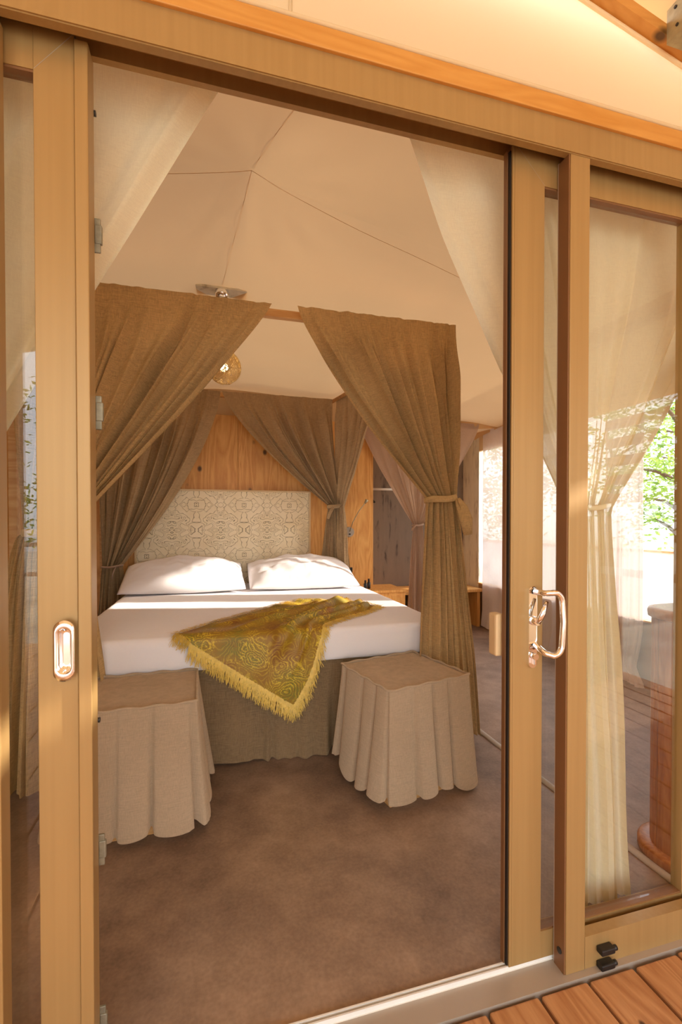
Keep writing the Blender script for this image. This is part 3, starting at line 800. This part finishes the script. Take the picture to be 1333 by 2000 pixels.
# pillows
def pillow(cx, cy, w, d, h, rz, seed, lab, tilt=.30):
    m = MB(); n = 44
    def f(side):
        def g(u, v):
            a, b = 2 * u - 1, 2 * v - 1
            ed = max(0, (1 - abs(a) ** 2.6)) ** .62 * max(0, (1 - abs(b) ** 2.4)) ** .75
            x = a * w / 2 * (1 - .05 * (1 - b * b) * 0 - .04 * abs(b) ** 3 * 0); y = b * d / 2
            x *= 1 - .06 * (1 - abs(a)) ; 
            z = side * ed * h * (.66 if side > 0 else .34)
            wr = noise.noise(Vector((a * 2.5 + seed, b * 3.5, seed))) * .030 + abs(noise.noise(Vector((a * 6 + seed, b * 5, 3)))) * .022
            z += wr * ed * (1 if side > 0 else .2)
            if side > 0: z += .012 * math.sin(a * 9 + b * 5 + seed) * ed * (abs(a) ** 2)
            z += (b + 1) * d * .5 * tilt
            c, s = math.cos(rz), math.sin(rz)
            return (cx + x * c - y * s, cy + x * s + y * c, MT_Z + .012 + h * .34 + z)
        return g
    m.grid(n, n, f(1)); m.grid(n, n, f(-1))
    bmesh.ops.remove_doubles(m.bm, verts=m.bm.verts, dist=.0004)
    # lowest point onto the mattress
    lo = min(v.co.z for v in m.bm.verts); bmesh.ops.translate(m.bm, verts=m.bm.verts, vec=(0, 0, MT_Z + .001 - lo))
    tag(m.build('pillow', 'white_cotton'), lab, 'pillow')
pillow(-.265, 4.05, .96, .56, .21, .03, 1.3, 'plump white pillow on the left side of the bed')
pillow(.73, 4.05, .94, .56, .20, -.02, 5.1, 'plump white pillow on the right side of the bed')

# ---- shawl lying over the front edge
sh = thing('shawl', (.35, 2.7, MT_Z), 'golden paisley shawl with fringe draped over the foot of the bed', 'shawl')
EDGE = 2.348
def onbed(x, s, lift=0.0):
    """unrolled cloth coordinate s: along y on top, then down the front"""
    R = .03
    if s > EDGE + R: return Vector((x, s, MT_Z + .007 + lift))
    arc = R * PI / 2; d = EDGE + R - s
    if d < arc:
        a = d / R; return Vector((x, EDGE + R - math.sin(a) * (R + .006 + lift), MT_Z - R + math.cos(a) * (R + .007 + lift)))
    return Vector((x, EDGE - .006 - lift - .02 * smooth(0, .3, d), MT_Z - R - (d - arc)))
A_, B_, C_, D_ = Vector((-.20, 2.385)), Vector((.60, 3.25)), Vector((1.03, 2.86)), Vector((.375, 1.985))
def eAB(t): return A_.lerp(B_, t) + Vector((-.02, .02)) * math.sin(PI * t)
def eDC(t):
    E_ = Vector((.585, 2.43)); 
    p = D_.lerp(E_, t / .55) if t < .55 else E_.lerp(C_, (t - .55) / .45)
    return p + Vector((.012, -.012)) * math.sin(t * 9)
def sp_(a, b):
    # a along A->B / D->C, b from AB side to DC side
    top = eAB(a); bot = eDC(a); L = A_.lerp(D_, b); Rr = B_.lerp(C_, b)
    return top.lerp(bot, b) + (L.lerp(Rr, a) - (A_.lerp(B_, a)).lerp(D_.lerp(C_, a), b)) * 1.0
def lift(a, b):
    r = 0
    for (c0, sl, w, h) in ((.45, .35, .050, .030), (.72, .10, .045, .034), (.25, .45, .035, .018), (.58, -.15, .03, .02), (.86, .0, .03, .02)):
        d = b - (c0 + sl * (a - .6)); r += h * math.exp(-(d / w) ** 2) * smooth(.05, .45, a)
    r += .022 * smooth(.55, 1, a) * abs(noise.noise(Vector((a * 9, b * 7, 1)))) * 2
    return r + .006 * (1 + noise.noise(Vector((a * 6, b * 6, 4))))
m = MB(); m.grid(110, 110, lambda a, b: onbed(*sp_(a, b), lift(a, b) * (1 - .5 * smooth(.9, 1, b)))); m.build('paisley_cloth', 'shawl_paisley', sh)
m = MB()
def strand(p2, dir2, ln, lft, hang):
    base = onbed(p2.x, p2.y, lft)
    w = .0022; P = []; ph = random.uniform(0, 6)
    for k in range(5):
        t = k / 4 * ln
        q = p2 + dir2 * t
        if hang: co = base + Vector((dir2.x * t * .9, -.004 * k * random.uniform(-.2, 1), dir2.y * t * .9 - .15 * t))
        else: co = onbed(q.x, q.y, lft * (1 - k / 5) + random.uniform(0, .006))
        co = co + Vector((.003 * math.sin(ph + k * 1.5), 0, .0015 * math.sin(ph * 2 + k)))
        P.append(co)
    vs_ = []
    side = Vector((-dir2.y, dir2.x, 0)).normalized() * w if not hang else Vector((w, 0, 0))
    for k, p in enumerate(P):
        ww = 1 - .6 * k / 4
        vs_.append((m.bm.verts.new(p - side * ww), m.bm.verts.new(p + side * ww + Vector((0, -.0005, .0005)))))
    for a, b in zip(vs_, vs_[1:]): m.bm.faces.new((a[0], a[1], b[1], b[0]))
cen = Vector((.40, 2.65))
for nm, N in (('AD', 520), ('DC', 560), ('CB', 260), ('AB', 420)):
    for i in range(N):
        t = (i + random.random()) / N
        if nm == 'AD': a, b = 0, t; d = Vector((-.55, -.83))
        elif nm == 'DC': a, b = t, 1; d = Vector((.45, -.89)) if t < .5 else Vector((.62, -.78))
        elif nm == 'CB': a, b = 1, t; d = Vector((.8, .45))
        else: a, b = t, 0; d = Vector((-.62, .70))
        p = sp_(a, b); lf = lift(a, b) * (1 - .5 * smooth(.9, 1, b))
        hang = p.y < EDGE - .01
        if hang: d = Vector((d.x * .25, -1)); ln = random.uniform(.06, .09)
        else: ln = random.uniform(.035, .065)
        d = (d + Vector((random.uniform(-.3, .3), random.uniform(-.2, .2)))).normalized()
        strand(p, d, ln, lf, hang)
tag(m.build('fringe', 'fringe_gold', sh), 'golden thread fringe', kind='stuff')

# ================================================================ STOOLS
def stool(cx, cy, w, d, h, rz, seed, label, flare=.05, hem=.035):
    st = thing('covered_stool', (cx, cy, 0), label, 'stool', 'linen covered stools at the foot of the bed')
    c, s = math.cos(rz), math.sin(rz)
    def T(x, y, z): return (cx + x * c - y * s, cy + x * s + y * c, z)
    m = MB(); m.box(cx - w / 2 + .012, cy - d / 2 + .012, 0, cx + w / 2 - .012, cy + d / 2 - .012, h - .012, bev=.004, rz=rz, c=(cx, cy, 0)); m.build('wooden_box', 'light_wood', st)
    m = MB()
    m.grid(24, 24, lambda u, v: T((u - .5) * (w - .004), (v - .5) * (d - .004), h + .004 * math.sin(PI * u) * math.sin(PI * v) + .004 * noise.noise(Vector((u * 3, v * 3, seed)))))
    tp = m.build('cover_top', 'stool_linen', st)
    per = 2 * (w + d)
    def edge(sv):
        q = sv % per
        if q < w: return (-w / 2 + q, -d / 2, 0, -1)
        q -= w
        if q < d: return (w / 2, -d / 2 + q, 1, 0)
        q -= d
        if q < w: return (w / 2 - q, d / 2, 0, 1)
        q -= w
        return (-w / 2, d / 2 - q, -1, 0)
    def nrm_s(sv):
        n = Vector((0, 0))
        for k in range(-4, 5):
            e_ = edge(sv + k * .016); n += Vector(e_[2:])
        return n.normalized() if n.length else Vector((0, -1))
    rnd = random.Random(int(seed * 10)); npl = round(per / .125); bnds = [0]
    for k in range(npl): bnds.append(bnds[-1] + 1 + rnd.uniform(-.32, .32))
    bnds = [b / bnds[-1] for b in bnds]; amps = [rnd.uniform(.35, 1.5) for _ in bnds]
    def pleat(u):
        for k in range(npl):
            if u <= bnds[k + 1] + 1e-9:
                q = (u - bnds[k]) / (bnds[k + 1] - bnds[k]); break
        # flat face, then a quick tuck under the next flap
        body = math.sin(PI * min(1, q / .86)) ** .35 if q < .86 else 0
        tuck = -1.0 * math.sin(PI * (q - .86) / .14) if q >= .86 else 0
        return (body * .9 + tuck * .9) * amps[k], k, q
    m = MB(); nu = 420
    def f(u, v):
        e_ = edge(u * per); n = nrm_s(u * per); pl, k, q = pleat(u)
        off = .004 + flare * v ** 1.25 * (.75 + .5 * noise.noise(Vector((u * 5, seed, 0)))) + pl * (.004 + .020 * v ** .8)
        bk = 1 if n.y < .5 else .25
        z = h + .002 - v * (h - hem - .014 * math.sin(u * 31 + seed) - .010 * (1 - pl) - .022 * noise.noise(Vector((u * 7, seed, 5))))
        return T(e_[0] + n.x * off * bk, e_[1] + n.y * off * bk, z)
    m.grid(nu, 26, f, closed=True); m.build('pleated_skirt', 'stool_linen', st)
    m = MB(); P = []
    for k in range(120):
        e_ = edge(k / 120 * per); P.append(T(e_[0] + e_[2] * .004, e_[1] + e_[3] * .004, h + .004 + .003 * math.sin(k * .8 + seed)))
    m.ring(P, .006, 6); m.build('piping', 'stool_linen', st)
    return st
stool(.885, 2.085, .455, .43, .515, math.radians(13), 3.0, 'linen covered stool at the right foot of the bed')
stool(-.345, 2.125, .50, .42, .515, math.radians(2), 8.0, 'linen covered stool partly behind the left door leaf', .06)

# ================================================================ LAMPS AND SMALL THINGS
# wire ball pendant
bxp, byp, bzp = .045, 3.05, 2.245
pl = thing('pendant_lamp', (bxp, byp, bzp), 'glowing golden wire ball pendant hanging over the bed', 'lamp')
m = MB(); rr = random.Random(3)
for k in range(85):
    ax = Vector((rr.gauss(0, 1), rr.gauss(0, 1), rr.gauss(0, 1))).normalized(); t1 = ax.orthogonal().normalized(); t2 = ax.cross(t1)
    off = rr.uniform(-.55, .55); R_ = .108 * rr.uniform(.93, 1.0); q = math.sqrt(1 - off * off)
    m.ring([Vector((bxp, byp, bzp)) + ax * off * R_ + (t1 * math.cos(a) + t2 * math.sin(a)) * R_ * q for a in [2 * PI * i / 32 for i in range(32)]], .0016, 4)
tag(m.build('wire_shade', 'wire_gold', pl), kind='stuff')
m = MB(); bmesh.ops.create_icosphere(m.bm, subdivisions=3, radius=.026, matrix=Matrix.Translation((bxp, byp, bzp))); m.build('bulb', 'bulb_glow', pl)
m = MB(); m.tube([(bxp, byp, bzp + .026), (bxp, byp, bzp + .065)], .013, 12); m.build('lamp_socket', 'chrome', pl)
zc = cz(bxp, byp)
m = MB(); m.tube([(bxp, byp, bzp + .06), (bxp, byp, zc - .03)], .002, 6); m.build('cord', 'white_metal', pl)
# chrome rose on a board under the ceiling
rx, ry = .03, 2.90; zr = cz(rx, ry)
rs = thing('ceiling_spotlight', (rx, ry, zr - .02), 'small chrome spotlight on a grey board under the tent ceiling', 'spotlight')
BX('mounting_board', 'wallpaper_light', rs, rx - .15, ry - .05, zr - .022, rx + .15, ry + .05, zr - .008, bev=.003)
m = MB(); m.lathe(rx, ry - .02, [(.012, zr - .062), (.034, zr - .058), (.042, zr - .042), (.040, zr - .024), (.03, zr - .022)], 28); m.build('chrome_ring', 'chrome', rs)
m = MB(); m.lathe(rx, ry - .02, [(.004, zr - .072), (.012, zr - .070), (.014, zr - .060)], 16); m.build('spot_bulb', 'white_metal', rs)
# reading lamp on plywood
rl = thing('reading_lamp', (1.29, 4.43, 1.15), 'small reading lamp with bent arm on the plywood wall', 'lamp')
m = MB(); m.tube([(1.29, 4.439, 1.15), (1.29, 4.415, 1.15)], [.052, .048], 28); m.build('round_base', 'sill_metal', rl)
m = MB(); m.tube([(1.29, 4.41, 1.155), (1.31, 4.37, 1.25), (1.37, 4.36, 1.36), (1.44, 4.35, 1.45)], .0045, 8); m.build('bent_arm', 'zinc', rl)
m = MB(); m.tube([(1.432, 4.351, 1.44), (1.452, 4.345, 1.475)], [.010, .017], 12); m.build('lamp_head', 'zinc', rl)
m = MB(); m.tube([(1.29, 4.414, 1.128), (1.29, 4.404, 1.128)], .008, 10); m.build('switch', 'black', rl)
# outlet
m = MB(); m.box(1.275, 4.428, .735, 1.325, 4.439, .79, bev=.003); tag(m.build('wall_socket', 'black'), 'black wall socket on the plywood beside the bed', 'socket')
# nightstand
ns = thing('nightstand', (1.53, 4.2, 0), 'small orange pine nightstand right of the bed', 'nightstand')
BX('body', 'plywood', ns, 1.34, 4.0, .0, 1.72, 4.40, .585, bev=.003)
BX('top_board', 'plywood', ns, 1.33, 3.99, .586, 1.73, 4.41, .61, bev=.003)
BX('drawer_front', 'plywood', ns, 1.36, 3.988, .36, 1.70, 3.9995, .56, bev=.002)
for i, (x, y, hh) in enumerate(((1.36, 4.12, .085), (1.405, 4.15, .095))):
    b = thing('small_bottle', (x, y, .61), ['small dark bottle nearer the bed on the nightstand', 'slightly taller dark bottle on the nightstand'][i], 'bottle', 'bottles on the nightstand')
    m = MB(); m.lathe(x, y, [(.014, .61), (.016, .613), (.016, .61 + hh * .6), (.008, .61 + hh * .72)], 16); m.build('bottle_body', 'black', b)
    m = MB(); m.lathe(x, y, [(.009, .61 + hh * .72), (.009, .61 + hh)], 14); m.build('cap', 'rubber', b)
# left nightstand, seen through the left glass
ns = thing('nightstand', (-1.4, 4.2, 0), 'small orange pine nightstand left of the bed', 'nightstand')
BX('body', 'plywood', ns, -1.62, 4.0, .0, -1.22, 4.40, .585, bev=.003)
BX('top_board', 'white_paint', ns, -1.63, 3.99, .586, -1.21, 4.41, .61, bev=.003)
# wardrobe: rod, hangers, low shelf
m = MB(); m.tube([(1.551, 4.95, 1.63), (2.15, 4.95, 1.63)], .013, 12); tag(m.build('clothes_rail', 'white_metal'), 'white clothes rail across the wardrobe recess', 'rail')
for i, x in enumerate((1.60, 1.635, 1.665)):
    hgr = thing('clothes_hanger', (x, 4.95, 1.45), ['black clothes hanger nearest the plywood end of the rail', 'black clothes hanger in the middle of the three', 'black clothes hanger farthest from the plywood'][i], 'hanger', 'hangers on the rail')
    m = MB(); m.tube([(x, 4.963, 1.612), (x, 4.974, 1.64), (x, 4.95, 1.652), (x, 4.93, 1.635), (x, 4.95, 1.60), (x, 4.95, 1.565)], .003, 6); m.build('hook', 'black', hgr)
    m = MB(); m.tube([(x, 4.73, 1.47), (x, 4.95, 1.565), (x, 5.17, 1.47)], .011, 8); m.tube([(x, 4.73, 1.47), (x, 5.17, 1.47)], .006, 6); m.build('shoulder_bar', 'black', hgr)
sb = thing('wardrobe_shelf', (2.2, 5.0, 0), 'low brown timber shelf at the bottom of the wardrobe', 'shelf')
BX('shelf_board', 'plywood', sb, 1.56, 4.8, .42, 3.08, 5.30, .45)
for x in (1.60, 2.3, 3.0): BX('shelf_leg', 'plywood', sb, x, 4.82, 0, x + .04, 5.28, .42)

# ---- tall pine table with rounded ends
tx0, tx1, ty = 1.685, 2.50, 1.278
dt = thing('console_table', ((tx0 + tx1) / 2, ty, 0), 'tall pine table with a rounded end standing behind the right glass', 'table')
def pill(r, s_):
    """point on a pill outline, s_ in 0..1"""
    L = tx1 - tx0; per = 2 * L + 2 * PI * r; q = (s_ % 1) * per
    if q < L: return (tx0 + q, ty - r)
    q -= L
    if q < PI * r: a = -PI / 2 + q / r; return (tx1 + r * math.cos(a), ty + r * math.sin(a))
    q -= PI * r
    if q < L: return (tx1 - q, ty + r)
    q -= L; a = PI / 2 + q / r; return (tx0 + r * math.cos(a), ty + r * math.sin(a))
def pill_solid(prof, name):
    m = MB(); rings = [[m.bm.verts.new(pill(r, k / 120) + (z,)) for k in range(120)] for r, z in prof]
    for a, b in zip(rings, rings[1:]):
        for k in range(120): m.bm.faces.new((a[k], a[(k + 1) % 120], b[(k + 1) % 120], b[k])).smooth = True
    m.bm.faces.new(rings[0][::-1]); m.bm.faces.new(rings[-1]); return m.build(name, 'drum_wood', dt)
pill_solid([(.150, .001), (.160, .006), (.160, .030), (.152, .038), (.12, .040)], 'rounded_foot')
nst = 22
for k in range(nst):
    m = MB(); rows = []
    for z in (.040, .885):
        rows.append([m.bm.verts.new(pill(r_, (k + (.985 * i / 4)) / nst) + (z,)) for r_ in (.10, .12) for i in range(5)])
    lo, hi = rows
    for i in range(4):
        for o_ in (0, 5): m.bm.faces.new((lo[o_ + i], lo[o_ + i + 1], hi[o_ + i + 1], hi[o_ + i]))
        m.bm.faces.new((hi[i], hi[i + 1], hi[i + 6], hi[i + 5])); m.bm.faces.new((lo[i], lo[i + 1], lo[i + 6], lo[i + 5]))
    m.bm.faces.new((lo[0], lo[5], hi[5], hi[0])); m.bm.faces.new((lo[4], lo[9], hi[9], hi[4])); m.build('stave', 'drum_wood', dt)
pill_solid([(.124, .886), (.132, .890), (.134, .910), (.130, .920), (.110, .924)], 'rounded_top')

# ================================================================ OUTSIDE
pw2 = thing('parapet', (5.0, 3, -.52), 'low white parapet with brown coping beyond the right window', 'wall')
BX('wall_body', 'white_paint', pw2, 5.0, .6, -.52, 5.12, 12, .895)
BX('coping', 'deck_wood', pw2, 4.97, .6, .895, 5.15, 12, .915)
def tree_parts(h, seed, n=2600):
    rr = random.Random(seed); tr = MB(); P = [(0, 0, 0)]
    for k in range(1, 7): P.append((rr.uniform(-.12, .12) * k * .5, rr.uniform(-.12, .12) * k * .5, h * .75 * k / 6))
    tr.tube(P, [.16, .14, .12, .10, .08, .06, .03], 8); tips = []
    for k in range(9):
        b = Vector(P[2 + k % 5]); a = rr.uniform(0, 6.28); L = rr.uniform(.8, 1.6) * h / 5
        e_ = b + Vector((math.cos(a) * L, math.sin(a) * L, L * rr.uniform(.3, .9))); tr.tube([b, b.lerp(e_, .5) + Vector((0, 0, .1)), e_], [.05, .035, .015], 6); tips.append(e_)
    tips.append(Vector(P[-1]) + Vector((0, 0, .3)))
    lf = MB()
    for _ in range(n):
        c = rr.choice(tips); v = Vector((rr.gauss(0, 1), rr.gauss(0, 1), rr.gauss(0, .7))) * .42 * h / 5; p = c + v
        a = Vector((rr.gauss(0, 1), rr.gauss(0, 1), rr.gauss(0, .6))).normalized(); b = a.orthogonal().normalized(); s = rr.uniform(.05, .10)
        lf.poly([p - a * s, p + b * s * .45, p + a * s, p - b * s * .45])
    return tr, lf
protos = []
for i, (h, seed) in enumerate(((5.0, 1), (6.2, 2))):
    t_ = bpy.data.objects.new('olive_tree', None); C.objects.link(t_); ORG[t_.name] = Vector((0, 0, 0))
    a, b = tree_parts(h, seed); a.build('trunk', 'bark', t_); fo = b.build('foliage', 'leaf', t_); tag(fo, kind='stuff'); protos.append(t_)
spots = [(8.6, 6.6, 0), (12.5, 9.2, 1), (8.0, 11.0, 0), (12.8, 4.0, 1), (9.0, -4.6, 0), (12.5, -10.0, 1), (4.6, -7.0, 0), (0.0, -10.5, 1), (-5.0, -8.0, 0)]
labs = ['pale green tree with slender trunk seen through the right window', 'tree behind the slender one beyond the right window']
used = set()
for i, (x, y, k) in enumerate(spots):
    p = protos[k]
    if k in used:
        r_ = p.copy(); C.objects.link(r_)
        for ch in list(p.children):
            c_ = ch.copy(); C.objects.link(c_); c_.parent = r_
    else: r_ = p; used.add(k)
    r_.location = (x, y, -.52); r_.rotation_euler = (0, 0, i * 1.3)
    if i < 2: tag(r_, labs[i], 'tree', 'trees around the tent')
    else: tag(r_, 'leafy green tree in the grove outside the deck', 'tree', 'trees around the tent')
